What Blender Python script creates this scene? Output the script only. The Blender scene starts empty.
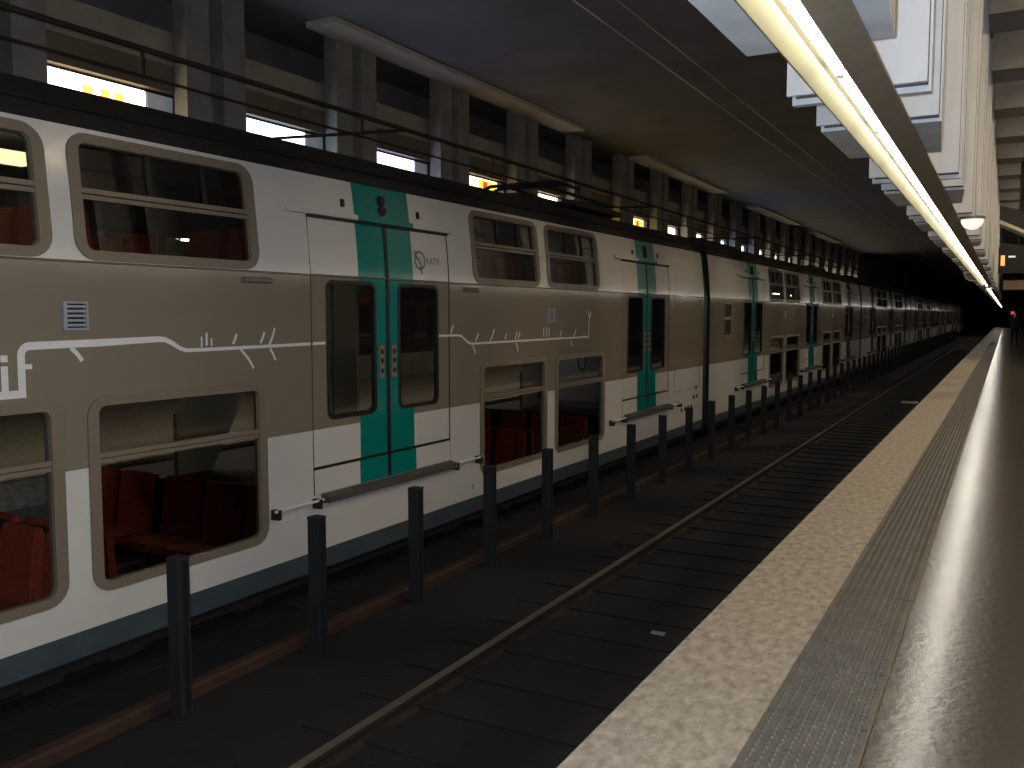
import bpy, bmesh, math, random
from mathutils import Vector, Matrix
random.seed(7)
S = bpy.context.scene
COL = S.collection
R = math.radians

# ------------------------------------------------------------------ camera
FPX, VPX, VPY, CAMZ = 900.0, 1007.0, 315.0, 2.6
pitch = math.atan((384 - VPY) / FPX)
yaw = math.atan((VPX - 512) / FPX * math.cos(pitch))
cd = bpy.data.cameras.new('camera')
cd.sensor_fit = 'HORIZONTAL'; cd.sensor_width = 36.0
cd.lens = FPX / 1024 * 36.0
cd.clip_start = 0.05; cd.clip_end = 600
cam = bpy.data.objects.new('camera', cd)
cam.location = (0, 0, CAMZ)
cam.rotation_euler = (R(90) - pitch, 0, yaw)
COL.objects.link(cam); S.camera = cam

# ------------------------------------------------------------------ world, lights, exposure
W = bpy.data.worlds.new('world'); S.world = W
W.use_nodes = True
W.node_tree.nodes['Background'].inputs[0].default_value = (0.02, 0.02, 0.025, 1)
W.node_tree.nodes['Background'].inputs[1].default_value = 0.3
S.view_settings.view_transform = 'Standard'
S.view_settings.look = 'None'
S.view_settings.gamma = 1.0
S.view_settings.use_curve_mapping = False
S.view_settings.exposure = 0.0
TUBE = 24.0          # strip light tubes
# the flash of the camera that took the picture
fl = bpy.data.lights.new('camera_flash', 'POINT'); fl.energy = 560; fl.color = (0.80, 0.89, 1.0); fl.shadow_soft_size = 0.015
fo = bpy.data.objects.new('camera_flash', fl); fo.location = (-0.05, 0.0, CAMZ + 0.05); COL.objects.link(fo)

# ------------------------------------------------------------------ helpers
def lin(c):
    return tuple(((v / 255) / 12.92 if v / 255 <= 0.04045 else ((v / 255 + 0.055) / 1.055) ** 2.4) for v in c) + (1,)

def mat(name, rgb, rough=0.5, metal=0.0, var=0.0, scale=8.0, bump=0.0, bscale=40.0, spec=0.5, rgb2=None, stretch=None, coat=0.0, rmix=False):
    m = bpy.data.materials.new(name); m.use_nodes = True
    nt = m.node_tree; b = nt.nodes['Principled BSDF']
    b.inputs['Roughness'].default_value = rough
    b.inputs['Metallic'].default_value = metal
    b.inputs['Specular IOR Level'].default_value = spec
    b.inputs['Coat Weight'].default_value = coat
    b.inputs['Coat Roughness'].default_value = 0.08
    c = lin(rgb)
    b.inputs['Base Color'].default_value = c
    tc = nt.nodes.new('ShaderNodeTexCoord'); src = tc.outputs['Object']
    if stretch:
        mp = nt.nodes.new('ShaderNodeMapping'); mp.inputs['Scale'].default_value = stretch
        nt.links.new(src, mp.inputs['Vector']); src = mp.outputs['Vector']
    if var > 0 or rgb2:
        n = nt.nodes.new('ShaderNodeTexNoise'); n.inputs['Scale'].default_value = scale
        n.inputs['Detail'].default_value = 6; n.inputs['Roughness'].default_value = 0.6
        nt.links.new(src, n.inputs['Vector'])
        r = nt.nodes.new('ShaderNodeValToRGB')
        c2 = lin(rgb2) if rgb2 else tuple(v * (1 - var) for v in c[:3]) + (1,)
        r.color_ramp.elements[0].position = 0.32; r.color_ramp.elements[0].color = c2
        r.color_ramp.elements[1].position = 0.68; r.color_ramp.elements[1].color = c
        nt.links.new(n.outputs['Fac'], r.inputs['Fac'])
        nt.links.new(r.outputs['Color'], b.inputs['Base Color'])
    if bump > 0:
        n2 = nt.nodes.new('ShaderNodeTexNoise'); n2.inputs['Scale'].default_value = bscale
        n2.inputs['Detail'].default_value = 5
        nt.links.new(src, n2.inputs['Vector'])
        bp = nt.nodes.new('ShaderNodeBump'); bp.inputs['Strength'].default_value = bump; bp.inputs['Distance'].default_value = 0.01
        nt.links.new(n2.outputs['Fac'], bp.inputs['Height'])
        nt.links.new(bp.outputs['Normal'], b.inputs['Normal'])
    return m

def emit(name, rgb, strength):
    m = bpy.data.materials.new(name); m.use_nodes = True
    nt = m.node_tree; b = nt.nodes['Principled BSDF']
    b.inputs['Base Color'].default_value = (0.8, 0.8, 0.8, 1)
    b.inputs['Emission Color'].default_value = lin(rgb)
    b.inputs['Emission Strength'].default_value = strength
    return m

def glass(name, tint, ior=1.62, rough=0.015):
    m = bpy.data.materials.new(name); m.use_nodes = True
    nt = m.node_tree; nt.nodes.clear()
    out = nt.nodes.new('ShaderNodeOutputMaterial'); mx = nt.nodes.new('ShaderNodeMixShader')
    tr = nt.nodes.new('ShaderNodeBsdfTransparent'); gl = nt.nodes.new('ShaderNodeBsdfGlossy'); fr = nt.nodes.new('ShaderNodeFresnel')
    tr.inputs['Color'].default_value = tint; gl.inputs['Roughness'].default_value = rough
    fr.inputs['IOR'].default_value = ior
    nt.links.new(fr.outputs[0], mx.inputs[0]); nt.links.new(tr.outputs[0], mx.inputs[1]); nt.links.new(gl.outputs[0], mx.inputs[2])
    nt.links.new(mx.outputs[0], out.inputs['Surface'])
    return m

class MB:
    face_x = False
    def __init__(s): s.v = []; s.f = []; s.m = []
    def quad(s, a, b, c, d, m=0):
        i = len(s.v); s.v += [tuple(a), tuple(b), tuple(c), tuple(d)]; s.f.append((i, i+1, i+2, i+3)); s.m.append(m); return s
    def poly(s, pts, m=0):
        i = len(s.v); s.v += [tuple(p) for p in pts]; s.f.append(tuple(range(i, i+len(pts)))); s.m.append(m); return s
    def box(s, x0, x1, y0, y1, z0, z1, m=0):
        i = len(s.v)
        s.v += [(x0,y0,z0),(x1,y0,z0),(x1,y1,z0),(x0,y1,z0),(x0,y0,z1),(x1,y0,z1),(x1,y1,z1),(x0,y1,z1)]
        for q in ((0,3,2,1),(4,5,6,7),(0,1,5,4),(1,2,6,5),(2,3,7,6),(3,0,4,7)):
            s.f.append(tuple(i+k for k in q)); s.m.append(m)
        return s
    def prism(s, prof, axis, a0, a1, m=0):
        # profile of 2-D points extruded along an axis; 'y': (x,z) 'x': (y,z) 'z': (x,y)
        def P(p, a):
            return (p[0], a, p[1]) if axis == 'y' else ((a, p[0], p[1]) if axis == 'x' else (p[0], p[1], a))
        i = len(s.v); n = len(prof)
        s.v += [P(p, a0) for p in prof] + [P(p, a1) for p in prof]
        for k in range(n):
            j = (k+1) % n; s.f.append((i+k, i+j, i+n+j, i+n+k)); s.m.append(m)
        s.f.append(tuple(i+k for k in range(n))[::-1]); s.m.append(m)
        s.f.append(tuple(i+n+k for k in range(n))); s.m.append(m)
        return s
    def tube(s, pts, r, n=8, m=0):
        pts = [Vector(p) for p in pts]; rings = []
        for k, p in enumerate(pts):
            d = (pts[min(k+1, len(pts)-1)] - pts[max(k-1, 0)]).normalized()
            up = Vector((0,0,1)) if abs(d.z) < 0.9 else Vector((1,0,0))
            a = d.cross(up).normalized(); b = a.cross(d).normalized()
            rr_ = r[k] if isinstance(r, (list, tuple)) else r
            i = len(s.v); rings.append(i)
            for q in range(n):
                t = 2*math.pi*q/n; s.v.append(tuple(p + a*math.cos(t)*rr_ + b*math.sin(t)*rr_))
        for k in range(len(rings)-1):
            for q in range(n):
                j = (q+1) % n; s.f.append((rings[k]+q, rings[k]+j, rings[k+1]+j, rings[k+1]+q)); s.m.append(m)
        s.f.append(tuple(rings[0]+q for q in range(n))[::-1]); s.m.append(m)
        s.f.append(tuple(rings[-1]+q for q in range(n))); s.m.append(m)
        return s
    def mesh(s, name, mats):
        me = bpy.data.meshes.new(name); me.from_pydata(s.v, [], s.f)
        for m in (mats if isinstance(mats, (list, tuple)) else [mats]): me.materials.append(m)
        me.polygons.foreach_set('material_index', s.m)
        bm = bmesh.new(); bm.from_mesh(me); bmesh.ops.remove_doubles(bm, verts=bm.verts, dist=1e-5)
        bmesh.ops.recalc_face_normals(bm, faces=bm.faces); 
        if s.face_x:
            for f in bm.faces:
                f.normal_update()
                if f.normal.x < 0: f.normal_flip()
        bm.to_mesh(me); bm.free()
        return me
    def obj(s, name, mats, parent=None, smooth=False):
        me = s.mesh(name, mats)
        if smooth:
            me.polygons.foreach_set('use_smooth', [True]*len(me.polygons))
        o = bpy.data.objects.new(name, me); COL.objects.link(o)
        if parent: o.parent = parent
        return o

def tag(o, label=None, cat=None, group=None, kind=None):
    if label: o['label'] = label
    if cat: o['category'] = cat
    if group: o['group'] = group
    if kind: o['kind'] = kind
    return o
def empty(name, loc, label=None, cat=None, group=None, kind=None):
    o = bpy.data.objects.new(name, None); o.location = loc; o.empty_display_size = 0.2; COL.objects.link(o)
    return tag(o, label, cat, group, kind)
def link(name, me, parent=None, loc=(0,0,0)):
    o = bpy.data.objects.new(name, me); COL.objects.link(o); o.location = loc
    if parent: o.parent = parent
    return o
def copy_tree(o, parent=None):
    c = o.copy(); COL.objects.link(c)
    if parent: c.parent = parent
    for ch in o.children: copy_tree(ch, c)
    return c

# ------------------------------------------------------------------ materials
M = dict(
  coping = mat('pale_worn_concrete', (166,158,146), 0.85, rgb2=(120,113,102), scale=20.0, bump=1.0, bscale=70, stretch=(1,0.6,1)),
  tactile = mat('grey_rubber_tile', (92,88,82), 0.6, var=0.35, scale=6, bump=0.2),
  floor = mat('polished_dark_asphalt', (60,56,49), 0.2, var=0.3, scale=2.2, bump=0.11, bscale=24, spec=1.0),
  edge = mat('platform_face_concrete', (60,56,50), 0.9, var=0.4, scale=3),
  ballast = mat('sooty_ballast', (15,13,13), 0.95, var=0.6, scale=14, bump=1.0, bscale=22),
  sleeper = mat('dirty_sleeper', (18,16,15), 0.95, var=0.5, scale=6, bump=0.4),
  railside = mat('rusty_rail', (42,30,23), 0.8, var=0.4, scale=10),
  railtop = mat('worn_rail_head', (150,140,125), 0.35, metal=0.8, var=0.3, scale=3),
  rust = mat('rust_brown_steel', (62,36,24), 0.8, var=0.5, scale=5),
  post = mat('dark_painted_post', (32,32,35), 0.75, var=0.3, scale=6),
  ceil = mat('sooty_ceiling', (122,118,119), 0.9, var=0.3, scale=0.8, bump=0.2, bscale=6),
  ceil_brown = mat('brown_hall_ceiling', (120,98,70), 0.9, var=0.2, scale=0.9),
  fin = mat('grey_blue_fin_paint', (226,230,237), 0.7, rgb2=(208,212,219), scale=2.5, stretch=(1.5,1.5,0.4)),
  fin_shadow = mat('dark_fin_shadow', (92,88,88), 0.8, var=0.3, scale=5),  # dark tone painted for the flash shadow along the slab edges
  beam = mat('grey_beam_paint', (118,118,122), 0.8, var=0.15, scale=2),
  lpier = mat('dusty_pier_paint', (150,146,140), 0.85, var=0.3, scale=2.0),
  lwall = mat('dusty_cream_wall', (176,168,152), 0.85, var=0.25, scale=1.5),
  lfascia = mat('tan_fascia', (120,108,92), 0.8, var=0.25, scale=2),
  soffit = mat('pale_soffit', (200,192,178), 0.8, var=0.2, scale=2),
  dark = mat('dark_metal', (26,25,25), 0.6, var=0.2, scale=6),
  black = mat('black_rubber', (12,12,13), 0.5),
  roof = mat('sooty_train_roof', (33,31,30), 0.75, var=0.4, scale=2.5),
  white = mat('train_white_paint', (206,202,196), 0.19, var=0.06, scale=1.2, bump=0.10, bscale=1.6, coat=0.0, rmix=True),
  beige = mat('train_taupe_paint', (128,118,102), 0.13, var=0.06, scale=1.2, bump=0.10, bscale=1.6, coat=0.0, rmix=True),
  teal = mat('train_teal_paint', (12,122,114), 0.13, var=0.06, scale=1.2, bump=0.10, bscale=1.6, coat=0.0, rmix=True),
  skirt = mat('train_slate_skirt', (66,76,84), 0.5, var=0.25, scale=3),
  frame = mat('taupe_window_frame', (122,110,94), 0.45, var=0.08, scale=3),
  decal = mat('white_film', (214,212,212), 0.4),
  metal = mat('brushed_metal', (150,148,144), 0.4, metal=0.7, var=0.2, scale=6),
  grille = mat('grey_grille_paint', (150,152,160), 0.5, var=0.15, scale=6),
  innerceil = mat('interior_ceiling', (96,96,92), 0.6, var=0.15, scale=2),
  step = mat('worn_step_metal', (84,80,74), 0.6, var=0.3, scale=6),
  inner = mat('interior_panel', (176,176,168), 0.6, var=0.1, scale=2),
  innerdark = mat('interior_floor', (60,58,56), 0.7, var=0.2, scale=4),
  seat = mat('russet_seat_cloth', (176,72,42), 0.85, var=0.35, scale=20),
  seatdark = mat('dark_seat_shell', (50,36,34), 0.7, var=0.2, scale=8),
  glass = glass('window_glass', (0.84, 0.86, 0.85, 1)),
  upglass = glass('upper_window_glass', (0.48, 0.52, 0.50, 1)),
  doorglass = glass('door_glass', (0.66, 0.68, 0.68, 1)),
  reflector = mat('cream_reflector', (132,126,98), 0.45, var=0.08, scale=6),
  housing = mat('grey_lamp_housing', (150,138,120), 0.6, var=0.2, scale=5),
  lamp = emit('fluorescent_tube', (255,249,236), TUBE),
  lamp_far = emit('far_fluorescent_tube', (255,240,214), 42.0),
  wire = mat('copper_wire', (58,50,44), 0.6, metal=0.4), wire_thin = mat('lightened_wire', (130,122,110), 0.7),  # thin wire: copper lightened to look caught by the flash
  skin = mat('skin', (170,130,105), 0.6), cloth = mat('dark_clothes', (30,30,36), 0.9, var=0.3, scale=8),
  hair = mat('dark_hair', (24,18,14), 0.8),
)

Y0, Y1 = -6.0, 235.0
EDGE = -1.34
# ------------------------------------------------------------------ setting: platform, track bed, ceiling, walls
tag(MB().box(-0.40, 9.0, Y0, Y1, -0.3, 1.0).obj('floor', M['floor']), kind='structure')
cp = MB()
cp.box(EDGE, -0.80, Y0, Y1, 0.80, 1.0)
tag(cp.obj('floor_coping', M['coping']), kind='structure')
tag(MB().box(EDGE+0.12, -0.40, Y0, Y1, -0.3, 0.799).obj('wall_platform_face', M['edge']), kind='structure')
tb = MB().box(-8.4, EDGE+0.119, Y0, Y1, -0.5, -0.105)
tag(tb.obj('floor_track_bed', M['ballast']), kind='structure')
# tactile strip: laid in tiles, each with rows of studs
def tile_mesh(L, rows):
    b = MB(); b.box(0, 0.388, 0.006, L-0.006, -0.03, 0.004)
    for i in range(9):
        for j in range(rows):
            x = 0.034 + i*0.040; y = (j+0.5)*L/rows; r0, r1, h = 0.0135, 0.008, 0.0095
            k = len(b.v)
            for q in range(6):
                t = q*math.pi/3; b.v.append((x+r0*math.cos(t), y+r0*math.sin(t), 0.004))
            for q in range(6):
                t = q*math.pi/3; b.v.append((x+r1*math.cos(t), y+r1*math.sin(t), 0.004+h))
            for q in range(6):
                j2 = (q+1) % 6; b.f.append((k+q, k+j2, k+6+j2, k+6+q)); b.m.append(0)
            b.f.append(tuple(k+6+q for q in range(6))); b.m.append(0)
    return b.mesh('tactile_tile', M['tactile'])
strip = empty('floor_tactile_strip', (-0.795, 0, 1.0), kind='structure')
tm = tile_mesh(0.6, 14)
y = 1.2
while y < 60:
    link('tactile_tile', tm, strip, (0, y, random.uniform(-0.001, 0.0015))); y += 0.6
far = MB().box(0, 0.388, y, Y1, -0.03, 0.008).box(0, 0.388, Y0, 1.2, -0.03, 0.008).obj('tactile_tiles_beyond', M['tactile'], strip)
far['kind'] = 'stuff'
MB().box(0.388, 0.394, Y0, Y1, -0.03, 0.012).obj('edging', M['lfascia'], strip)
base = MB().box(-0.80, -0.40, Y0, Y1, 0.80, 0.968).obj('floor_tactile_bedding', M['edge']); tag(base, kind='structure')

CZ = 7.2
tag(MB().box(-14, -0.36, Y0, Y1, CZ, CZ+0.3).obj('ceiling', M['ceil']), kind='structure')
tag(MB().box(-0.36, 9.0, Y0, Y1, CZ, CZ+0.3).obj('ceiling_hall', M['ceil_brown']), kind='structure')
tag(MB().box(9.0, 9.3, Y0, Y1, 0, CZ).obj('wall_right', M['beam']), kind='structure')
tag(MB().box(-14.3, -14.0, Y0, Y1, 0, CZ).obj('wall_left', M['lwall']), kind='structure')
tag(MB().box(-14.3, 9.3, Y0-0.3, Y0, -0.5, CZ).obj('wall_back', M['ceil']), kind='structure')
tag(MB().box(-14.3, 9.3, Y1, Y1+0.3, -0.5, CZ).obj('wall_tunnel_end', M['ceil']), kind='structure')
tag(MB().box(-14, -8.4, Y0, Y1, -0.3, 1.0).obj('floor_opposite_platform', M['coping']), kind='structure')

# ------------------------------------------------------------------ tracks
def rail_profile(x):
    return [(x-0.06,-0.12),(x+0.06,-0.12),(x+0.06,-0.105),(x+0.012,-0.09),(x+0.012,-0.04),(x+0.035,-0.03),(x+0.035,0.0),(x-0.035,0.0),(x-0.035,-0.03),(x-0.012,-0.04),(x-0.012,-0.09),(x-0.06,-0.105)]
sl = MB().prism([(-1.25,-0.12),(1.25,-0.12),(1.22,-0.092),(-1.22,-0.092)], 'y', -0.13, 0.13).mesh('sleeper', M['sleeper'])
def track(xc, label, n0, n1):
    t = empty('railway_track', (xc, 0, 0), label, 'track')
    for sx in (-0.7525, 0.7525):
        b = MB().prism(rail_profile(sx), 'y', Y0, Y1, 0)
        o = b.obj('rail', [M['railside'], M['railtop']], t)
        for p in o.data.polygons:
            if p.normal.z > 0.9 and p.center.z > -0.01: p.material_index = 1
    yy = n0
    while yy < n1:
        link('sleeper', sl, t, (0, yy, 0)); yy += 0.6
    return t
track(-2.75, 'dark empty track with one worn shiny rail beside the platform edge', 0.9, 75)
track(-6.85, 'dark track underneath the double-deck train', 0.9, 40)
tag(MB().prism([(-5.06,-0.14),(-4.94,-0.14),(-4.94,-0.03),(-4.96,-0.01),(-5.04,-0.01),(-5.06,-0.03)], 'y', Y0, 120).obj('guard_beam', M['rust']),
    'long rust-brown steel beam lying behind the row of posts', 'beam')

# posts between the tracks: rolled steel sections
PS = [(-0.085,-0.075),(0.085,-0.075),(0.085,-0.055),(0.012,-0.055),(0.012,0.055),(0.085,0.055),(0.085,0.075),(-0.085,0.075),(-0.085,0.055),(-0.012,0.055),(-0.012,-0.055),(-0.085,-0.055)]
pm = MB().prism([(x*0.62, y*0.66) for x, y in PS], 'z', -0.14, 0.97)
cap = pm.box(-0.055, 0.055, -0.052, 0.052, 0.97, 0.99)
pmesh = cap.mesh('track_post', M['post'])
yy = 2.72
while yy < 112:
    o = link('track_post', pmesh, None, (-4.8, yy, 0))
    tag(o, 'short dark steel post standing in the row between the two tracks', 'post', 'posts between the tracks')
    yy += 1.385
# litter
tag(MB().box(-2.75,-2.3,29.8,30.15,-0.10,-0.05).obj('pale_slab', M['soffit']), 'small pale slab lying between the rails of the empty track', 'slab')
pp = MB().box(-2.56,-2.44,7.12,7.17,-0.105,-0.09)
tag(pp.obj('paper_scrap', M['lpier']), 'white scrap of paper lying on the empty track bed', 'litter')

# ------------------------------------------------------------------ the train
TX = -5.4
def xs(z):
    t = z - 2.95
    return 0.0 if t <= 0 else -(0.045*t + 0.06*t*t)
def pos(s, z, off=0.0):
    if z <= 2.95: return (off, s, z)
    tn = 0.045 + 0.12*(z - 2.95); n = 1 / math.sqrt(1 + tn*tn); return (xs(z) + off*n, s, z + off*tn*n)
SK = [M['white'], M['beige'], M['teal'], M['skirt'], M['black']]
def colour(z, s, doors, half=0.45):
    for c in doors:
        if abs(s - c) < half and z > 0.98: return 2
    return 3 if z < 0.47 else (0 if z < 1.57 else (1 if z < 2.95 else 0))
def skin(mb, s0, s1, z0, z1, holes, doors, off=0.0, tealtop=True):
    ss = {s0, s1}; zz = {z0, z1}
    for z in (0.47, 1.57, 2.95, 3.04, 3.13, 3.22, 3.31, 3.40, 3.52, 3.64, 3.76):
        if z0 < z < z1: zz.add(z)
    for a, b, c, d in holes:
        for q in (a, b):
            if s0 < q < s1: ss.add(q)
        for q in (c, d):
            if z0 < q < z1: zz.add(q)
    for c in doors:
        for q in (c-0.45, c+0.45):
            if s0 < q < s1: ss.add(q)
    ss = sorted(ss); zz = sorted(zz)
    for i in range(len(ss)-1):
        for j in range(len(zz)-1):
            sm = (ss[i]+ss[i+1])/2; zm = (zz[j]+zz[j+1])/2
            if any(a < sm < b and c < zm < d for a, b, c, d in holes): continue
            mb.quad(pos(ss[i], zz[j], off), pos(ss[i+1], zz[j], off), pos(ss[i+1], zz[j+1], off), pos(ss[i], zz[j+1], off), colour(zm, sm, doors))
def rr(a, b, c, d, r, n=5):
    out = []
    for (cx, cz, t0) in ((b-r, d-r, 0), (a+r, d-r, 90), (a+r, c+r, 180), (b-r, c+r, 270)):
        for k in range(n+1):
            t = R(t0 + 90*k/n); out.append((cx + r*math.cos(t), cz + r*math.sin(t)))
    return out
def ring(mb, outer, inner, off, back):
    n = len(outer)
    for k in range(n):
        j = (k+1) % n
        mb.quad(pos(*outer[k], off), pos(*outer[j], off), pos(*inner[j], off), pos(*inner[k], off))
        mb.quad(pos(*outer[k], off), pos(*outer[j], off), pos(*outer[j], 0), pos(*outer[k], 0))
        mb.quad(pos(*inner[k], off), pos(*inner[j], off), pos(*inner[j], back), pos(*inner[k], back))
def pane(mb, pts, off): mb.poly([pos(s, z, off) for s, z in pts]); mb.face_x = True
def bar(mb, a, b, c, d, off, back):
    P = [pos(a, c, off), pos(b, c, off), pos(b, d, off), pos(a, d, off), pos(a, c, back), pos(b, c, back), pos(b, d, back), pos(a, d, back)]
    i = len(mb.v); mb.v += P
    for q in ((0,1,2,3),(7,6,5,4),(0,4,5,1),(1,5,6,2),(2,6,7,3),(3,7,4,0)): mb.f.append(tuple(i+k for k in q)); mb.m.append(0)

def window(root, a, b, c, d, barz=None, mull=(), t=0.085):
    GL = M['upglass'] if c > 2.5 else M['glass']
    mb = MB(); ring(mb, rr(a, b, c, d, 0.15), rr(a+t, b-t, c+t*0.8, d-t*0.8, 0.06), 0.014, -0.05)
    w = mb.obj('window', M['frame'], root)
    ia, ib, ic, idd = a+t, b-t, c+t*0.8, d-t*0.8
    if barz:
        m2 = MB(); bar(m2, ia-0.01, ib+0.01, barz+0.028, barz+0.062, 0.006, -0.035); bar(m2, ia-0.01, ib+0.01, barz-0.01, barz+0.020, -0.004, -0.035)
        m2.obj('crossbar', M['frame'], w)
        for q in mull:
            m3 = MB(); s = ia + (ib-ia)*q; bar(m3, s-0.014, s+0.014, barz+0.05, idd+0.005, -0.006, -0.03); m3.obj('mullion', M['dark'], w)
        m4 = MB(); pane(m4, [(ia-.01,barz+.05),(ib+.01,barz+.05),(ib+.01,idd+.01),(ia-.01,idd+.01)], -0.026); m4.obj('upper_pane', GL, w)
        m5 = MB(); pane(m5, [(ia-.01,ic-.01),(ib+.01,ic-.01),(ib+.01,barz),(ia-.01,barz)], -0.02); m5.obj('lower_pane', GL, w)
    else:
        m5 = MB(); pane(m5, [(ia-.01,ic-.01),(ib+.01,ic-.01),(ib+.01,idd+.01),(ia-.01,idd+.01)], -0.02); m5.obj('pane', M['glass'], w)
    return (a+0.05, b-0.05, c+0.045, d-0.045)

def door(root, c):
    H = 1.135
    for sgn in (-1, 1):
        a, b = (c-H+0.012, c-0.012) if sgn < 0 else (c+0.012, c+H-0.012)
        wa, wb = (c-0.93, c-0.19) if sgn < 0 else (c+0.17, c+0.91)
        hole = (wa+0.03, wb-0.03, 1.67, 2.89)
        mb = MB(); skin(mb, a, b, 1.225, 3.465, [hole], [c], -0.006)
        # edges of the leaf give it thickness
        for s in (a, b):
            mb.quad(pos(s,1.225,-0.006), pos(s,2.95,-0.006), pos(s,2.95,-0.04), pos(s,1.225,-0.04), 4)
            mb.quad(pos(s,2.951,-0.006), pos(s,3.465,-0.006), pos(s,3.465,-0.04), pos(s,2.951,-0.04), 4)
        lf = mb.obj('door_leaf', SK, root)
        m2 = MB(); ring(m2, rr(wa, wb, 1.64, 2.92, 0.09), rr(wa+0.035, wb-0.035, 1.675, 2.885, 0.07), 0.004, -0.04); m2.obj('window_seal', M['black'], lf)
        m3 = MB(); pane(m3, [(wa+.03,1.67),(wb-.03,1.67),(wb-.03,2.89),(wa+.03,2.89)], -0.02); m3.obj('pane', M['doorglass'], lf)
        m4 = MB(); s0 = (b-0.135) if sgn < 0 else (a+0.045); bar(m4, s0, s0+0.075, 1.98, 2.30, 0.006, -0.006); bp = m4.obj('button_panel', M['frame'], lf)
        for z in (2.24, 2.15, 2.05):
            m5 = MB(); bar(m5, s0+0.02, s0+0.055, z-0.022, z+0.022, 0.014, 0.006); m5.obj('button', M['black'], bp)
        m6 = MB(); e0, e1 = (b-0.012, b+0.0118) if sgn < 0 else (a-0.0118, a+0.012); bar(m6, e0, e1, 0.99, 2.95, 0.006, -0.04); bar(m6, e0, e1, 2.951, 3.46, 0.006, -0.04); m6.obj('rubber_edge', M['black'], lf)
        # sill panel below the leaf
        m7 = MB(); tw = 0.47
        x0, x1 = a, b
        cut = c + sgn*tw
        segs = [(x0, cut, 0), (cut, x1, 2)] if sgn < 0 else [(x0, cut, 2), (cut, x1, 0)]
        for q0, q1, mi in segs: m7.quad(pos(q0,0.985,0.004), pos(q1,0.985,0.004), pos(q1,1.215,0.0), pos(q0,1.215,0.0), mi)
        m7.quad(pos(x0,0.985,0.004), pos(x1,0.985,0.004), pos(x1,0.985,-0.05), pos(x0,0.985,-0.05), 0)
        m7.obj('sill_panel', SK, root)
        # grab rail beside the step, on two hooks
        r0, r1 = (c-H-0.56, c-H+0.05) if sgn < 0 else (c+H+0.0, c+H+0.60)
        m8 = MB().tube([(0.07, r0, 0.945), (0.07, r1, 0.945)], 0.013, 6)
        gr = m8.obj('grab_rail', M['decal'], root)
        for q in (r0+0.04, r1-0.05):
            MB().box(-0.01, 0.085, q-0.02, q+0.02, 0.87, 0.955).obj('hook', M['dark'], gr)
    for q in (c-H, c+H):
        mb = MB(); bar(mb, q-0.013, q+0.013, 0.99, 2.95, -0.001, -0.03); bar(mb, q-0.013, q+0.013, 2.951, 3.465, -0.001, -0.03); mb.obj('door_seal', M['black'], root)
    mb = MB(); bar(mb, c-H+0.01, c+H-0.01, 1.205, 1.232, 0.001, -0.03); mb.obj('door_seal', M['black'], root)
    MB().prism([(-0.02,0.90),(0.10,0.905),(0.10,0.955),(0.02,0.978),(-0.02,0.978)], 'y', c-H+0.1, c+H, 0).obj('door_step', M['step'], root)
    # header rail above the leaves
    hd = None
    for q0, q1, mi in ((c-H-0.30, c-0.45, 'white'), (c-0.45, c+0.45, 'teal'), (c+0.45, c+H+0.08, 'white')):
        mb = MB(); bar(mb, q0, q1, 3.487, 3.535, 0.045, 0.0); mb.obj('door_header', M[mi], root)
    mb = MB(); bar(mb, c-H+0.0, c+H+0.0, 3.466, 3.484, 0.02, -0.03); mb.obj('door_seal', M['dark'], root)
    for z in (3.62, 3.72):
        p = Vector(pos(c-0.02, z, 0.0)); mb = MB().tube([p, p+Vector((0.035,0,0.004))], [0.052, 0.042], 12); mb.obj('door_signal_lamp', M['rust'] if z < 3.7 else M['dark'], root)
    for q in (-0.62, 0.60):
        mb = MB(); bar(mb, c+q-0.02, c+q+0.02, 3.60, 3.67, 0.02, 0.0); mb.obj('lock_boss', M['dark'], root)
    return (c-H, c+H, 0.98, 3.466)

def grille(root, a, b, c, d):
    mb = MB(); ring(mb, [(b,d),(a,d),(a,c),(b,c)], [(b-.015,d-.015),(a+.025,d-.015),(a+.025,c+.015),(b-.015,c+.015)], 0.03, -0.02)
    g = mb.obj('vent_grille', M['grille'], root)
    m = MB(); bar(m, a+.02, b-.012, c+.012, d-.012, 0.003, -0.02); m.obj('backing', M['black'], g)
    n = 5
    for k in range(n):
        z = c+.02 + (d-c-.04)*k/(n-1)*0.82 + (d-c-.04)*0.09; m = MB(); bar(m, a+.025, b-.015, z-0.0085, z+0.0085, 0.026, 0.003); m.obj('slat', M['grille'], g)

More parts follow.
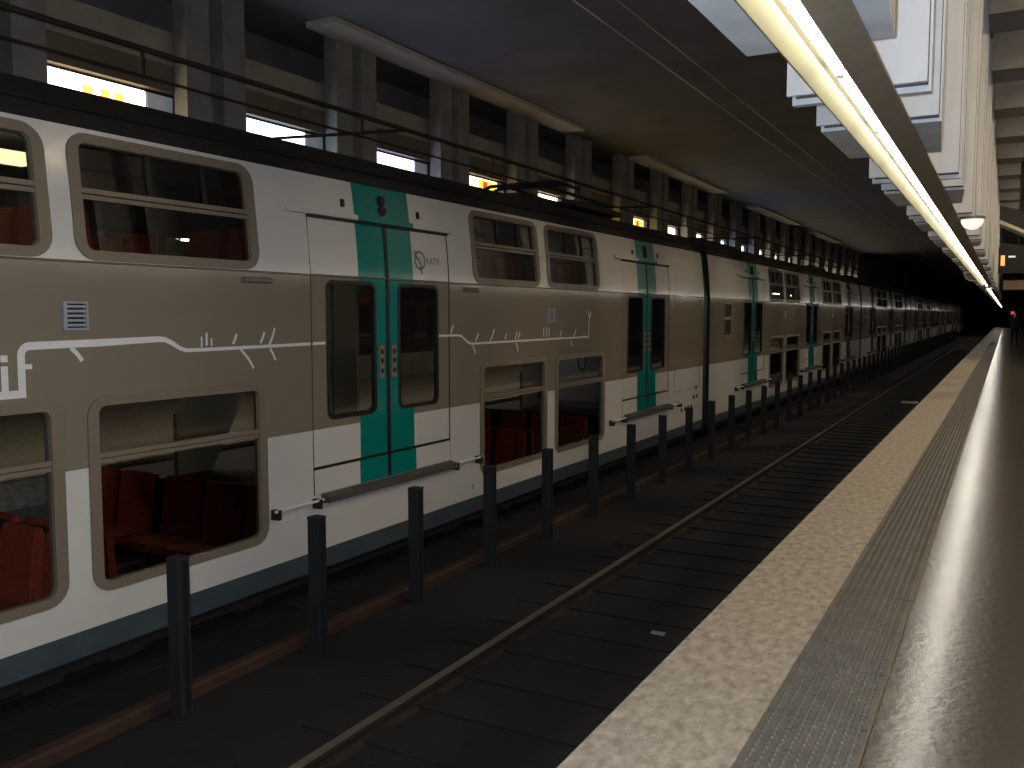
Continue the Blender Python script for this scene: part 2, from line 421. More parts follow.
ROOFP = [(-0.1125,3.85),(-0.15,3.95),(-0.24,4.07),(-0.42,4.18),(-0.70,4.26),(-1.05,4.30),(-1.45,4.315)]
def build_car(name, start, L, doors, wins, grilles, label, endwin=None, interior=False, extra=None, lit=False):
    root = empty(name, (TX, start, 0), label, 'train car', 'cars of the double-deck train')
    holes = []
    for c in doors: holes.append(door(root, c))
    for a, b, up in wins:
        if up: holes.append(window(root, a, b, 2.965, 3.815, 3.385, (0.38, 0.72)))
        else: holes.append(window(root, a, b, 0.69, 2.05, 1.595))
    if endwin: holes.append(window(root, endwin[0], endwin[1], 2.12, 2.88, 2.5, (), 0.05))
    for a, b in grilles: grille(root, a, b, 2.50, 2.69)
    mb = MB(); skin(mb, 0, L, 0.29, 3.85, holes, doors); body = mb.obj('body_side', SK, root, smooth=True)
    # drip ledge along the shoulder between the decks
    MB().prism([(0.0,2.945),(0.012,2.95),(-0.004,2.965)], 'y', 0.02, L-0.02).obj('shoulder_ledge', M['beige'], root)
    for a, b, up in wins:
        if up:
            q = a-0.12 if a < doors[1] else a-0.08
    # far side, ends, roof
    mb = MB()
    def far(p): return (-2.9 - p[0], p[1], p[2])
    t = MB(); skin(t, 0, L, 0.29, 3.85, holes, doors)
    for f, mi in zip(t.f, t.m): mb.poly([far(t.v[k]) for k in f], mi)
    mb.obj('far_body_side', [M['innerceil']]*4 + [M['black']], root)
    prof = ROOFP + [(-2.9-x, z) for x, z in ROOFP[::-1][1:]]
    mb = MB()
    for k in range(len(prof)-1):
        (x0, z0), (x1, z1) = prof[k], prof[k+1]
        mb.quad((x0,0,z0),(x1,0,z1),(x1,L,z1),(x0,L,z0))
    rf = mb.obj('roof', M['roof'], root, smooth=True)
    MB().box(-1.9, -1.0, 2.4, 5.6, 4.29, 4.40).obj('roof_unit', M['roof'], rf)
    MB().box(-1.9, -1.0, L-6.0, L-2.6, 4.29, 4.42).obj('roof_unit', M['roof'], rf)
    MB().tube([(-0.16,0,4.0),(-0.16,L,4.0)], 0.02, 6).obj('gutter', M['dark'], rf)
    endp = [(0,0.29),(0,2.95),(-0.1125,3.85)] + prof[1:-1] + [(-2.7875,3.85),(-2.9,2.95),(-2.9,0.29)]
    for yy_ in (0.0, L):
        MB().poly([(x, yy_, z) for x, z in endp]).obj('end_wall', M['dark'], root)
    
    MB().prism([(-0.04,0.42),(-0.04,2.95),(-0.16,3.85),(-0.3,4.08),(-2.6,4.08),(-2.74,3.85),(-2.86,2.95),(-2.86,0.42)], 'y', L+0.001, L+0.385).obj('gangway_bellows', M['black'], root)
    MB().box(-2.8,-0.12, 0.3, L-0.3, 0.16, 0.29).obj('underframe', M['dark'], root)
    for yb in (1.6, L-4.2):
        bg = MB().box(-2.55,-0.30, yb+0.4, yb+2.2, 0.14, 0.26).obj('bogie', M['dark'], root)
        for yw in (yb+0.15, yb+2.45):
            for xw in (-0.70, -2.2):
                MB().tube([(xw-0.065, yw, 0.42), (xw+0.065, yw, 0.42)], 0.42, 20).obj('wheel', M['railside'], bg)
    if interior: build_interior(root, L, doors)
    return root

SEATC = None
def build_interior(root, L, doors):
    MB().box(-2.82,-0.08, 0.2, L-0.2, 0.292, 0.31).obj('lower_deck_floor', M['innerdark'], root)
    # decks between the doors, standing space at the doors
    spans = []
    prev = 0.3
    for c in doors:
        spans.append((prev, c-1.25)); prev = c+1.25
    spans.append((prev, L-0.3))
    for a, b in spans:
        if b - a > 3.0: MB().box(-2.78,-0.09, a, b, 2.24, 2.34).obj('upper_deck_floor', M['innerceil'], root)
    for c in doors:
        MB().box(-2.80,-0.06, c-1.15, c+1.15, 0.90, 0.97).obj('entrance_floor', M['innerdark'], root)
        # stair flank panel and poles seen through the door glass
        MB().prism([(c-1.0,0.98),(c-0.55,0.98),(c+0.35,2.35),(c+0.35,2.55),(c-0.2,2.55),(c-1.0,1.6)], 'x', -1.95, -1.90).obj('stair_panel', M['inner'], root)
        MB().box(-2.2,-1.0, c+0.75, c+0.80, 0.98, 3.2).obj('partition', M['inner'], root)
        MB().tube([(-0.75,c+0.05,0.98),(-0.75,c+0.05,3.3)], 0.018, 8).obj('pole', M['metal'], root)
        pts = [(-0.9, c-0.72+0.16*math.cos(t*math.pi/8), 1.86+0.20*math.sin(t*math.pi/8)) for t in range(17)]
        MB().tube(pts, 0.014, 6).obj('hand_loop', M['black'], root)
    MB().box(-2.62,-0.28, 0.2, L-0.2, 4.0, 4.03).obj('inner_ceiling', M['innerceil'], root)
    # seats
    cush = MB().prism([(0.0,0.40),(0.46,0.42),(0.48,0.46),(0.46,0.50),(0.03,0.48),(-0.02,0.46)], 'x', -0.225, 0.225)
    cme = cush.mesh('seat', M['seat'])
    bk = MB()
    prof = [(-0.03,0.38),(0.05,0.40),(0.02,0.72),(-0.02,1.0),(-0.05,1.04),(-0.10,1.0),(-0.08,0.70)]
    for k, (w0, w1) in enumerate([(-0.215, 0.215)]): bk.prism(prof, 'x', w0, w1)
    bme = bk.mesh('backrest', M['seat'])
    bm = bmesh.new(); bm.from_mesh(bme); bmesh.ops.bevel(bm, geom=[e for e in bm.edges], offset=0.018, segments=2, affect='EDGES'); bm.to_mesh(bme); bm.free()
    leg = MB().box(-0.05, 0.05, 0.05, 0.35, 0.0, 0.40).mesh('pedestal', M['seatdark'])
    shl = MB().prism([(-0.105,0.40),(-0.085,0.40),(-0.09,0.70),(-0.115,1.0),(-0.13,1.0),(-0.105,0.70)], 'x', -0.225, 0.225).mesh('back_shell', M['seatdark'])
    y0 = root.location.y
    for base in (0.04, 2.34):
        for yw, d in ((5.86,-1),(4.20,1),(3.92,-1),(2.28,1),(8.74,1),(10.42,-1),(10.74,1),(12.42,-1)):
            for X in ((-0.36,-0.88,-1.42,-2.05,-2.52) if base < 1 else (-0.50,-1.0,-1.85,-2.35)):
                s = link('seat', cme, root, (X, yw-y0, base)); s.rotation_euler = (0,0,0 if d > 0 else math.pi)
                for nme, me in (('backrest', bme), ('back_shell', shl), ('pedestal', leg)): link(nme, me, s)
    # upper-deck ceiling lamps
    for ya in (1.6,):
        lp = MB().box(-1.46,-1.36, 2.6-y0, 4.46-y0, 3.765, 3.865).obj('interior_lamp', emit('carriage_lamp', (255,246,190), 2.2), root)
        for q in (2.9, 4.2): MB().box(-1.42,-1.40, q-y0-0.01, q-y0+0.01, 3.865, 4.0).obj('lamp_rod', M['dark'], lp)

def wpair(a, b, gap=0.2):
    m = (a+b)/2
    return [(a, m-gap/2, True), (m+gap/2, b, True)]
# first car, y from -3.44 to 18.0
st = -3.44
D1 = [3.28, 10.72, 18.12]
wl = []
for a, b in ((2.02,3.70),(3.86,5.53),(8.92,10.62),(10.84,12.60)): wl.append((a-st, b-st, True))
for a, b in ((1.98,3.72),(3.90,5.57),(9.06,10.82),(11.07,12.80)): wl.append((a-st, b-st, False))
car1 = build_car('train_car', st, 21.38, D1, wl, [(3.74-st, 3.92-st), (10.80-st, 11.02-st)],
    'near double-deck train car with white route line, emblem and russet seats behind the windows', interior=True)

# the route line and lettering on the first car
RO = [0.003]
def ribbon(mb, pts, w):
    RO[0] = 0.003 if RO[0] > 0.0046 else RO[0] + 0.0003
    P = [Vector(p) for p in pts]; n = len(P); L_, R_ = [], []
    for k in range(n):
        d0 = (P[k]-P[k-1]).normalized() if k else (P[1]-P[0]).normalized()
        d1 = (P[k+1]-P[k]).normalized() if k < n-1 else d0
        t = (d0+d1).normalized(); nn = Vector((-t.y, t.x)); q = (w[k] if isinstance(w, list) else w)/2 / max(0.5, nn.dot(Vector((-d0.y, d0.x))))
        L_.append(P[k]+nn*q); R_.append(P[k]-nn*q)
    for k in range(n-1):
        mb.poly([pos(p.x-st, p.y, RO[0]) for p in (L_[k], R_[k], R_[k+1], L_[k+1])])
def arc(cx, cz, r, t0, t1, n=5): return [(cx+r*math.cos(R(t0+(t1-t0)*k/n)), cz+r*math.sin(R(t0+(t1-t0)*k/n))) for k in range(n+1)]
mb = MB()
line1 = [(3.455,2.10)] + arc(3.515,2.345,0.06,180,90,4) + [(4.0,2.412),(4.50,2.425)] + [(4.56,2.42),(4.62,2.395),(4.70,2.35),(4.76,2.335)] + [(5.0,2.335),(5.6,2.34),(6.135,2.345)]
ww = [0.05]*6 + [0.05,0.042] + [0.038,0.035,0.03,0.028] + [0.027,0.026,0.026]
ribbon(mb, line1, ww[:len(line1)])
ribbon(mb, [(3.10,2.105),(3.48,2.105)], 0.05)               # underline of the letters
ribbon(mb, [(3.345,2.12),(3.345,2.285)], 0.045)               # i
ribbon(mb, [(3.345,2.31),(3.345,2.352)], 0.045)              # its dot
ribbon(mb, [(3.475,2.275),(3.525,2.275)], 0.032)            # bar of the f
ribbon(mb, [(3.175,2.12),(3.175,2.345)], 0.045); ribbon(mb, [(3.14,2.275),(3.215,2.275)], 0.032)
mb.obj('route_line', M['decal'], car1)
mb = MB()
ribbon(mb, [(8.19,2.375),(8.58,2.372),(8.66,2.36),(8.80,2.285),(8.88,2.27),(9.4,2.272),(10.8,2.276),(12.15,2.28)], 0.024)
ribbon(mb, arc(12.15,2.31,0.04,-90,0,3) + [(12.20,2.46),(12.22,2.56)], 0.02)
mb.obj('route_line', M['decal'], car1)
mb = MB()
ribbon(mb, [(6.16,2.346),(6.33,2.348)], 0.025); mb.obj('route_line', M['decal'], car1)
def tick(s, z, ds, dz, w=0.022):
    m = MB(); ribbon(m, [(s, z), (s+ds*0.55, z+dz*0.45), (s+ds, z+dz)], w); m.obj('route_tick', M['decal'], car1)
for a in ((3.80,2.385,0.08,-0.09,0.03),(4.95,2.365,0.0,0.10,0.02),(4.90,2.355,0.0,0.08,0.015),(5.0,2.36,0.0,0.06,0.015),(5.22,2.37,0.04,0.08),(5.52,2.37,0.05,0.09),(5.30,2.325,0.14,-0.16),(5.62,2.35,0.07,0.14),(5.63,2.32,0.06,-0.10),
          (8.42,2.40,0.06,0.09),(8.96,2.30,0.07,0.09),(8.90,2.25,0.06,-0.10),(9.30,2.29,0.10,0.14),(9.66,2.30,0.04,0.07),(9.92,2.30,0.05,0.09),(10.0,2.30,0.05,0.09),(9.95,2.25,0.05,-0.11),(10.72,2.31,0.0,0.13),(10.80,2.31,0.0,0.13),(10.88,2.31,0.0,0.11),(11.22,2.30,0.03,0.08),(11.56,2.25,0.05,-0.09),(11.66,2.29,0.08,0.10),(12.22,2.55,-0.05,0.11),(12.22,2.55,0.06,0.10)):
    tick(*a)
# emblem and lettering on the right leaf of the middle door
def upp(s, z, o=0.003): return pos(s-st, z, o)
mb = MB()
o = arc(7.86,3.17,0.1,0,360,28); i = arc(7.86,3.17,0.078,0,360,28)
for k in range(28): mb.poly([upp(*o[k]), upp(*o[k+1]), upp(*i[k+1]), upp(*i[k])])
mb.obj('emblem_ring', mat('emblem_green', (84,98,92), 0.5), car1)
mb = MB(); pts = [(7.775,3.235),(7.80,3.20),(7.835,3.185),(7.855,3.15),(7.875,3.125),(7.872,3.09),(7.885,3.03)]
for k in range(len(pts)-1):
    a, b = Vector(pts[k]), Vector(pts[k+1]); n = Vector((-(b-a).y, (b-a).x)).normalized()*0.011
    mb.poly([upp(*(a+n), 0.004), upp(*(a-n), 0.004), upp(*(b-n), 0.004), upp(*(b+n), 0.004)])
mb.obj('emblem_profile', mat('emblem_dark', (70,66,66), 0.5), car1)
MB().poly([upp(7.75,3.255,0.0045), upp(7.80,3.215,0.0045), upp(7.82,3.235,0.0045), upp(7.79,3.262,0.0045)]).obj('emblem_accent', mat('emblem_red', (130,74,64), 0.5), car1)
def text_part(body, size, s, z, material, parent, name, off=0.003):
    cu = bpy.data.curves.new(name, 'FONT'); cu.body = body; cu.size = size; cu.resolution_u = 2
    tmp = bpy.data.objects.new(name, cu); COL.objects.link(tmp)
    bpy.context.view_layer.update()
    me = bpy.data.meshes.new_from_object(tmp.evaluated_get(bpy.context.evaluated_depsgraph_get()))
    bpy.data.objects.remove(tmp)
    for v in me.vertices:
        p = pos(s + v.co.x, z + v.co.y, off); v.co = p
    me.materials.clear(); me.materials.append(material)
    return link(name, me, parent)
text_part('RATP', 0.105, 7.975-st, 3.135, mat('lettering_grey', (92,98,98), 0.5), car1, 'lettering')
text_part('9', 0.10, 8.86-st, 0.56, M['dark'], car1, 'car_mark')
# panel outline and small marks at the far end of the first car
def outline(root, a, b, c, d, m, w=0.012):
    mb = MB(); ring(mb, [(b,d),(a,d),(a,c),(b,c)], [(b-w,d-w),(a+w,d-w),(a+w,c+w),(b-w,c+w)], 0.003, 0.0); mb.obj('panel_seam', m, root)
outline(car1, 16.15-st, 17.72-st, 1.15, 2.92, M['frame'])
for k, (a, z) in enumerate(((16.55,0.78),(16.75,0.79),(16.95,0.80),(17.15,0.80),(17.3,0.98),(17.5,0.98),(17.45,1.16))):
    mb = MB(); bar(mb, a-st, a+0.10-st, z-0.035, z+0.035, 0.003, 0.0); mb.obj('stencil_mark', M['rust'], car1)
for (a, b) in ((5.33,5.64),(8.70,9.00)):
    MB().prism([(0.0,2.86),(0.035,2.87),(0.04,2.90),(0.0,2.91)], 'y', a-st, b-st).obj('wing_bracket', M['frame'], car1)

# pantograph on the roof of the first car
pg = empty('pantograph', (-1.45, 14.2-st, 4.32)); pg.parent = car1
MB().box(-0.75,0.75,-1.0,1.0,0.02,0.10).obj('pantograph_base', M['dark'], pg)
for sx in (-0.5, 0.5):
    MB().tube([(sx,-0.9,0.12),(sx*0.8,1.4,0.26)], 0.035, 6).obj('lower_arm', M['dark'], pg)
    MB().tube([(sx*0.8,1.4,0.26),(sx*0.6,-1.2,0.34)], 0.028, 6).obj('upper_arm', M['dark'], pg)
for dy in (-1.35,-1.05):
    MB().tube([(-0.85,dy,0.26),(-0.6,dy,0.36),(0.6,dy,0.36),(0.85,dy,0.26)], 0.03, 6).obj('contact_strip', M['dark'], pg)

# the other cars: one built in full, the rest copied
D2 = [3.70, 11.22, 18.85]
wl2 = []
for a, b in ((5.35,7.10),(7.30,9.30),(13.05,14.85),(15.05,16.95)):
    wl2.append((a, b, True)); wl2.append((a+0.05, b+0.05, False))
C2 = 18.38
car2 = build_car('train_car', C2, 21.85, D2, wl2, [(7.05,7.25),(14.9,15.1)],
    'second double-deck train car, coupled behind the car with the route line', endwin=(1.0, 1.7))
PER = 22.25
for k in range(1, 9):
    c = copy_tree(car2); c.location.y = C2 + PER*k
    c['label'] = 'far double-deck train car of the same dim white and taupe train, third or later'
    if k == 1: c['label'] = 'third double-deck train car, coupled between the second car and the far ones'

# ------------------------------------------------------------------ overhead line
def wire(xc, z0, label, heavy):
    t = empty('overhead_line', (xc, 0, 0), label, 'overhead line')
    MB().tube([(0,Y0+0.05,z0),(0,Y1-0.05,z0)], 0.014 if heavy else 0.007, 6).obj('contact_wire', M['wire' if heavy else 'wire_thin'], t)
    MB().tube([(0,Y0+0.05,z0+0.24),(0,Y1-0.05,z0+0.24)], 0.028 if heavy else 0.006, 8).obj('feeder_bar', M['wire' if heavy else 'wire_thin'], t)
    yy = 2.5
    while yy < 80 and heavy:
        r_ = 0.008 if heavy else 0.004
        MB().box(-r_,r_,yy-r_*2,yy+r_*2,z0,z0+0.25).obj('dropper', M['wire'], t); yy += 3.13
    if heavy:
        for k in range(0, 24, 3):
            yb = 9.95 - 0.27 + 3.12*k
            MB().tube([(0,yb,z0+0.24),(-2.2,yb,z0+0.34),(-3.0,yb,z0+0.36)], 0.022, 6).obj('bracket_arm', M['dark'], t)
    return t
wire(-6.85, 4.73, 'dark contact wire and bar running just above the train roof', True)
wire(-2.75, 4.80, 'thin overhead wire above the empty track', False)

# ------------------------------------------------------------------ opposite side: piers, bulkhead with lit openings
LX = -10.0
MODL = 3.12
PY = 9.95            # left end of an opening
bl = tag(MB().box(LX-0.35, LX-0.10, Y0, Y1, 5.62, 5.98).box(LX-0.35, LX-0.10, Y0, Y1, 4.1, 4.7).obj('wall_bulkhead', M['lfascia']), kind='structure')
tag(MB().box(LX-0.45, LX-0.20, Y0, Y1, 5.981, 6.46).obj('wall_upper_panel', M['lwall']), kind='structure')
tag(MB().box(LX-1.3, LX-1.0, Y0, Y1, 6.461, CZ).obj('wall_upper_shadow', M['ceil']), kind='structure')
tag(MB().box(LX-1.75, LX-1.701, Y0, Y1, 4.1, 6.6).obj('wall_mezzanine', M['lwall']), kind='structure')
tag(MB().box(LX-1.7, LX-0.10, Y0, Y1, 4.05, 4.099).obj('floor_mezzanine', M['lfascia']), kind='structure')
tag(MB().box(LX-1.7, LX-0.46, Y0, Y1, 6.42, 6.46).obj('ceiling_mezzanine', M['lwall']), kind='structure')
cols = [((255,238,205),5.0),((205,232,255),4.5),((205,205,255),4.5),((255,232,180),3.6),((255,240,205),4.0),((255,220,120),3.2),((255,238,180),3.6),((255,246,215),4.0)]
WHITE_BOX = [emit('lightbox_%d' % k, c, s) for k, (c, s) in enumerate(cols)]
dimbox = emit('lightbox_dim', (120,130,140), 0.25)
orange = emit('lightbox_orange', (255,170,60), 3.0); yellow = emit('lightbox_yellow', (250,215,40), 1.7); redp = emit('lightbox_red', (220,70,30), 1.0)
words = ['warm white with orange marks', 'cold white', 'violet white', 'white and yellow', 'pale yellow', 'amber yellow', 'cream yellow', 'creamy white']
k = -2
piermesh = MB().box(-0.099, 0.15, -0.21, 0.21, 3.7, CZ-0.001).mesh('hanging_pier', M['lpier'])
yy = PY - 3*MODL
idx = 0
while yy < 130:
    # two slim piers between neighbouring openings
    for dy in (-0.93, -0.27):
        o = link('opposite_pier', piermesh, None, (LX, yy+dy, 0))
        tag(o, 'tall dusty grey pier on the far side of the train, between lit openings', 'pier', 'piers on the opposite side')
    a, b = yy+0.10, yy+1.96
    if idx < 22 and b > 5:
        kk = (int(round((yy-PY)/MODL))+1) % len(cols) if yy < 40 else 7
        lb = empty('light_box', (LX-0.22, a, 4.75), None, 'light box', 'lit boxes behind the train')
        lb['label'] = ('glowing %s light box seen above the train roof' % words[kk]) if idx < 11 else 'small distant glowing light box above the far roof of the train'
        MB().box(-0.08, 0.0, 0.0, b-a+0.1, -0.049, 0.86).obj('case', M['dark'], lb)
        n = (0.80 if kk < 3 else 0.86)*(b-a)
        MB().box(0.0, 0.012, 0.02, n, 0.03, 0.83).obj('lit_panel', WHITE_BOX[kk], lb)
        MB().box(0.0, 0.010, n+0.03, b-a+0.08, 0.03, 0.83).obj('dim_panel', dimbox, lb)
        if kk == 0:
            for q in (0.55, 0.80, 1.0): MB().box(0.012, 0.016, q, q+0.14, 0.2, 0.72).obj('printed_mark', orange, lb)
        if kk in (3, 5, 6):
            MB().box(0.012, 0.016, n*0.5, n*0.98, 0.05, 0.80).obj('printed_mark', yellow, lb)
            MB().box(0.012, 0.018, n*0.62, n*0.74, 0.10, 0.78).obj('printed_mark', redp, lb)
        idx += 1
    yy += MODL
# pale soffit panels under the ceiling along the piers
for a, b in ((11.2,20.6),(25.0,33.5),(38.5,47),(52,60)):
    tag(MB().prism([(-9.25,CZ-0.002),(-9.25,CZ-0.09),(-9.84,CZ-0.09),(-9.84,CZ-0.002)], 'y', a, b).obj('soffit_panel', M['soffit']),
        'long pale panel under the ceiling along the opposite piers', 'ceiling panel', 'pale ceiling panels')

# ------------------------------------------------------------------ strip lights
def strip_lamp(x, flip, lampmat):
    """one luminaire, 1.30 m long, origin at its tube start"""
    f = -1 if flip else 1
    r = empty('strip_light', (0,0,0))
    L = 1.31
    MB().prism([(f*-0.145,-0.012),(f*-0.152,-0.012),(f*-0.085,0.049),(f*0.12,0.049),(f*0.12,0.0435),(f*-0.080,0.0435)], 'y', 0, L).obj('reflector', M['reflector'], r)
    MB().prism([(f*0.035,-0.014),(f*0.041,-0.014),(f*0.152,0.036),(f*0.152,0.050),(f*-0.05,0.050),(f*0.14,0.043)], 'y', 0, L).obj('housing', M['housing'], r)
    MB().tube([(0,0.035,0.0),(0,L-0.035,0.0)], 0.021, 10).obj('tube', lampmat, r, smooth=True)
    for yy_ in (0.012, L-0.03):
        MB().box(-0.014,0.014,yy_,yy_+0.018,-0.02,0.0435).obj('lamp_holder', M['decal'], r)
    return r
proto = strip_lamp(0, False, M['lamp'])
PITCH = 1.31
first = True
def put(proto, x, y, z, label, group, first):
    o = proto if first else copy_tree(proto)
    o.location = (x, y, z); tag(o, label, 'light', group)
yl = 4.07 - 5*PITCH
n = 0
while n < 29:
    put(proto, -0.655, yl, 3.62, 'fluorescent strip light in the long row over the platform edge', 'strip lights over the platform', n == 0)
    yl += PITCH; n += 1
yl += 5.0
for q in range(70):
    put(proto, -0.655, yl, 3.62, 'distant fluorescent strip light in the row beyond the round mirror', 'distant strip lights', False); yl += PITCH
proto2 = strip_lamp(0, True, M['lamp_far'])
MB().box(-0.45,0.05,0.60,0.72,0.055,0.095).obj('bracket', M['housing'], proto2)
yl = PY - 2*MODL - 0.93 - 0.66
for q in range(20):
    put(proto2, -9.58, yl, 3.60, 'strip light over the opposite platform, hidden behind the train', 'strip lights of the opposite platform', q == 0); yl += MODL
# ------------------------------------------------------------------ hanging fins on this side, beams over the platform
FM, F0 = 3.14, 4.80
def fin_thin():
    r = empty('hanging_fin', (0,0,0))
    MB().box(-1.03,-0.375, 0, 0.03, 3.715, CZ).obj('front_panel', M['fin'], r)
    MB().box(-1.01,-0.36, 0.045, 0.10, 3.675, CZ).obj('backing_slab', M['fin'], r)
    MB().box(-0.99,-0.372, 0.03, 0.045, 3.705, CZ).obj('shadow_line', M['fin_shadow'], r)  # flash shadow drawn as a dark line right of and below the panel
    return r
def fin_thick():
    r = empty('hanging_block', (0,0,0))
    MB().box(-1.03,-0.375, 0, 0.03, 3.715, CZ).obj('front_panel', M['fin'], r)
    MB().box(-0.99,-0.372, 0.03, 0.045, 3.705, CZ).obj('shadow_line', M['fin_shadow'], r)  # same drawn flash shadow on the deep block
    MB().prism([(-1.01,0.045),(-0.362,0.045),(-0.425,1.10),(-1.0,1.10)], 'z', 3.685, CZ).obj('block', M['fin'], r)
    return r
pa, pb = fin_thin(), fin_thick()
for k in range(-2, 22):
    y = F0 + FM*k
    a = pa if k == -2 else copy_tree(pa); a.location = (0, y, 0)
    tag(a, 'thin pale grey-blue slab hanging from the ceiling above the strip lights', 'hanging slab', 'thin hanging slabs')
    b = pb if k == -2 else copy_tree(pb); b.location = (0, y+0.82+(0.3 if k == -1 else 0), 0)
    tag(b, 'deep pale grey-blue block hanging behind a thin slab above the strip lights', 'hanging block', 'deep hanging blocks')
for k in range(-2, 22):
    y = 1.15 + FM*k
    o = MB().box(-0.358, 9.0, y, y+0.95, 6.55, 7.2).obj('ceiling_beam', M['beam'])
    tag(o, 'grey beam crossing the brown ceiling over the platform', 'beam', 'beams over the platform')
# added lamps out of view between those beams, warming the upper slabs and ceiling
hl = emit('fill_lamp_glow', (255,228,186), 300.0)
for k in range(0, 12):
    r = empty('fill_lamp', (1.1, 2.65 + FM*k, 6.9), 'added unseen warm fill lamp between the ceiling beams over the platform', 'lamp', 'added warm fill lamps')
    MB().tube([(0,0,0.0),(0,0,0.30)], 0.17, 14).obj('lamp_body', M['housing'], r)
    MB().tube([(0,0,-0.03),(0,0,-0.001)], 0.15, 14).obj('diffuser', hl, r)

# round dome lamp under a fin
r = empty('dome_lamp', (-0.37, 11.13, 3.64), 'bright white dome lamp fixed under a hanging slab', 'lamp')
d = MB()
for j in range(5):
    t0, t1 = R(90*j/5), R(90*(j+1)/5)
    for q in range(14):
        a0, a1 = 2*math.pi*q/14, 2*math.pi*(q+1)/14
        P = lambda a, t: (0.115*math.cos(a)*math.cos(t), 0.115*math.sin(a)*math.cos(t), -0.115*math.sin(t))
        d.quad(P(a0,t0), P(a1,t0), P(a1,t1), P(a0,t1))
d.obj('dome', emit('dome_glow', (240,240,225), 0.9), r, smooth=True)
MB().tube([(0,0,0),(0,0,0.03)], 0.125, 16).obj('rim', M['metal'], r)
# round mirror hung at the end of the light row
r = empty('round_mirror', (-0.98, 33.0, 4.0), 'small round convex mirror hung at the end of the light row', 'mirror')
MB().tube([(0,0,0),(0,0.05,0)], [0.30,0.26], 20).obj('mirror_glass', M['metal'], r)
MB().tube([(0,0.02,0.26),(0,0.02,CZ-4.0)], 0.02, 6).obj('hanger', M['dark'], r)
pts = [(0.31*math.cos(2*math.pi*q/24), 0.0, 0.31*math.sin(2*math.pi*q/24)) for q in range(25)]
MB().tube(pts, 0.025, 6).obj('rim', M['soffit'], r)
# hanging boards beyond the beams
for (y, xa, za, xb, zb, lab) in ((20.3,-0.20,4.40,0.55,4.02,'sloping white-edged board hanging over the platform before the orange display'),(26.5,-0.22,4.12,0.62,3.78,'sloping white-edged board hanging beyond the orange display')):
    r = empty('sloping_board', (0, y, 0), lab, 'board')
    MB().prism([(xa,za),(xb,zb),(xb,zb+0.07),(xa,za+0.07)], 'y', 0, 0.9).obj('white_edge', M['soffit'], r)
    MB().prism([(xa,za+0.07),(xb,zb+0.07),(xb,zb+0.5),(xa,za+0.35)], 'y', 0.05, 0.85).obj('board_body', M['dark'], r)
    MB().tube([(0.2,0.45,za+0.1),(0.2,0.45,CZ)], 0.03, 6).obj('hanger', M['dark'], r)
r = empty('display_box', (0, 23.5, 0), 'dark hanging display box with a small orange lit character', 'display')
MB().box(-0.22,0.75,0,0.25,3.55,4.15).obj('case', M['dark'], r)
MB().box(-0.17,-0.09,-0.012,0.0,3.72,3.95).obj('lit_character', emit('orange_led', (255,140,20), 1.3), r)
MB().box(-0.02,0.12,-0.012,0.0,3.90,3.94).obj('lit_line', emit('white_led', (220,220,210), 0.6), r)
MB().tube([(0.3,0.12,4.15),(0.3,0.12,CZ)], 0.03, 6).obj('hanger', M['dark'], r)
r = empty('hanging_sign', (0, 48.0, 0), 'distant dim amber lit sign hanging over the platform', 'sign')
MB().box(-0.35,1.9,0,0.2,3.7,4.3).obj('case', M['dark'], r)
MB().box(-0.2,1.8,-0.012,0.0,3.78,4.2).obj('lit_face', emit('amber_face', (190,120,40), 0.07), r)
MB().tube([(0.6,0.1,4.3),(0.6,0.1,CZ)], 0.03, 6).obj('hanger', M['dark'], r)
r = empty('red_signal', (0.35, 75.0, 1.0), 'small red signal lamp on a post far along the platform', 'signal')
MB().tube([(0,0,0),(0,0,1.5)], 0.04, 8).obj('signal_post', M['dark'], r)
MB().box(-0.22,0.22,-0.05,0.1,1.5,2.0).obj('signal_head', M['dark'], r)
MB().tube([(0,-0.08,1.75),(0,-0.05,1.75)], 0.12, 14).obj('red_lens', emit('red_glow', (220,20,20), 0.8), r)

# posters on the wall behind the platform
for k in range(9):
    y = -4.5 + k*2.6
    r = empty('poster', (8.98, y, 4.5), 'white poster with red blocks on the platform wall', 'poster', 'posters on the platform wall')
    MB().box(-0.05,0.0,0,1.9,0,1.5).obj('poster_frame', M['metal'], r)
    MB().box(-0.055,-0.05,0.06,1.84,0.06,1.44).obj('poster_sheet', emit('poster_sheet', (250,240,220), 1.2), r)
    MB().box(-0.06,-0.055,0.5,1.0+0.3*(k % 2),0.6,1.2).obj('red_block', emit('poster_red', (200,50,40), 0.7), r)

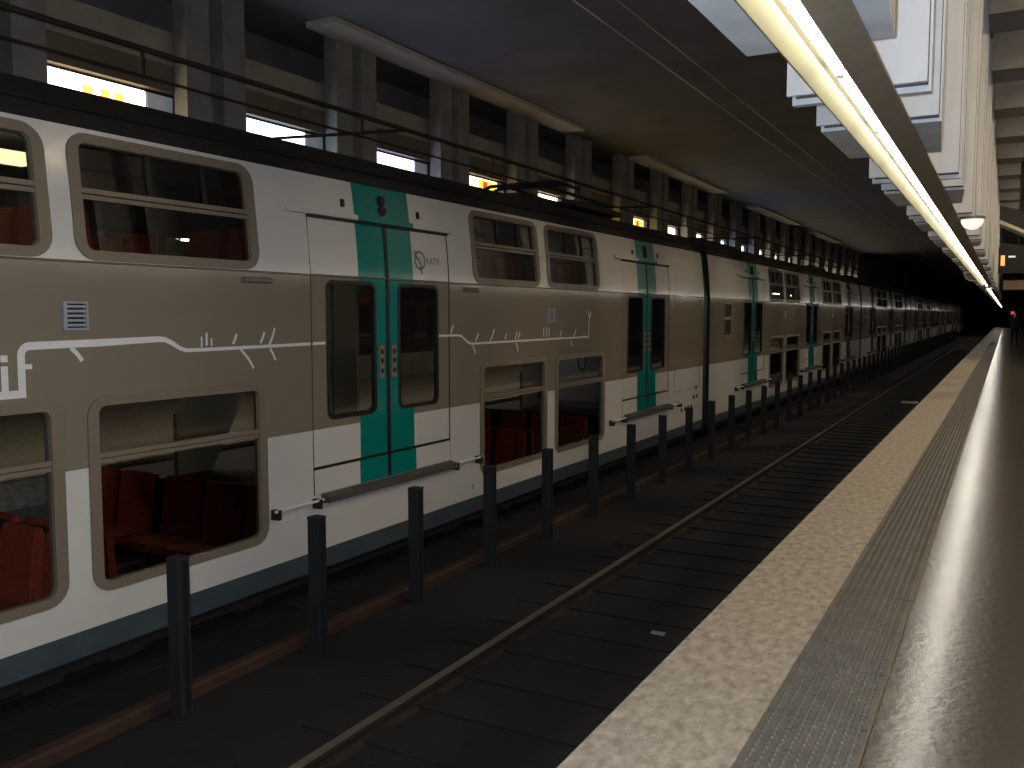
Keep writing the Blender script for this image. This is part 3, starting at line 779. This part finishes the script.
# ------------------------------------------------------------------ the person far along the platform
def person(loc, rz):
    me = bpy.data.meshes.new('person')
    J = [((0,0,0.95),0.15),((0,0,1.18),0.14),((0,0,1.40),0.15),((0,0,1.50),0.065),((0,-0.01,1.56),0.075),((0,-0.02,1.66),0.095),((0,-0.01,1.74),0.06),
         ((0.10,0,0.90),0.10),((0.12,-0.03,0.50),0.065),((0.13,0.05,0.09),0.045),((0.14,-0.12,0.04),0.04),
         ((-0.10,0,0.90),0.10),((-0.12,0.05,0.50),0.065),((-0.13,0.16,0.10),0.045),((-0.14,0.02,0.04),0.04),
         ((0.19,0,1.42),0.065),((0.25,0.02,1.14),0.05),((0.26,-0.06,0.90),0.036),((0.26,-0.10,0.80),0.04),
         ((-0.19,0,1.42),0.065),((-0.25,0.03,1.14),0.05),((-0.25,-0.04,0.90),0.036),((-0.25,-0.07,0.80),0.04)]
    E = [(0,1),(1,2),(2,3),(3,4),(4,5),(5,6),(0,7),(7,8),(8,9),(9,10),(0,11),(11,12),(12,13),(13,14),(2,15),(15,16),(16,17),(17,18),(2,19),(19,20),(20,21),(21,22)]
    me.from_pydata([j[0] for j in J], E, [])
    o = bpy.data.objects.new('person', me); COL.objects.link(o)
    o.modifiers.new('skin', 'SKIN'); sv = me.skin_vertices[0].data
    for k, j in enumerate(J): sv[k].radius = (j[1], j[1]*(0.72 if k < 3 else 1))
    sv[0].use_root = True
    sub = o.modifiers.new('sub', 'SUBSURF'); sub.levels = 2; sub.render_levels = 2
    bpy.context.view_layer.update()
    m2 = bpy.data.meshes.new_from_object(o.evaluated_get(bpy.context.evaluated_depsgraph_get()))
    o.modifiers.clear(); o.data = m2
    m2.materials.clear(); m2.materials.append(M['cloth']); m2.materials.append(M['skin']); m2.materials.append(M['hair'])
    for p in m2.polygons:
        c = p.center; p.use_smooth = True
        if c.z > 1.70 or (c.z > 1.56 and c.y > 0.02): p.material_index = 2
        elif c.z > 1.50: p.material_index = 1
        elif c.z < 0.87 and abs(c.x) > 0.2: p.material_index = 1
    zmin = min(v.co.z for v in m2.vertices)
    o.location = (loc[0], loc[1], loc[2]-zmin); o.rotation_euler = (0,0,rz)
    nose = MB().prism([(-0.015,-0.10),(0.015,-0.10),(0.0,-0.135)], 'z', 1.62, 1.67).obj('nose', M['skin'], o)
    return tag(o, 'person in dark clothes walking far along the platform', 'person')
person((0.42, 58.0, 1.0), 0.15)
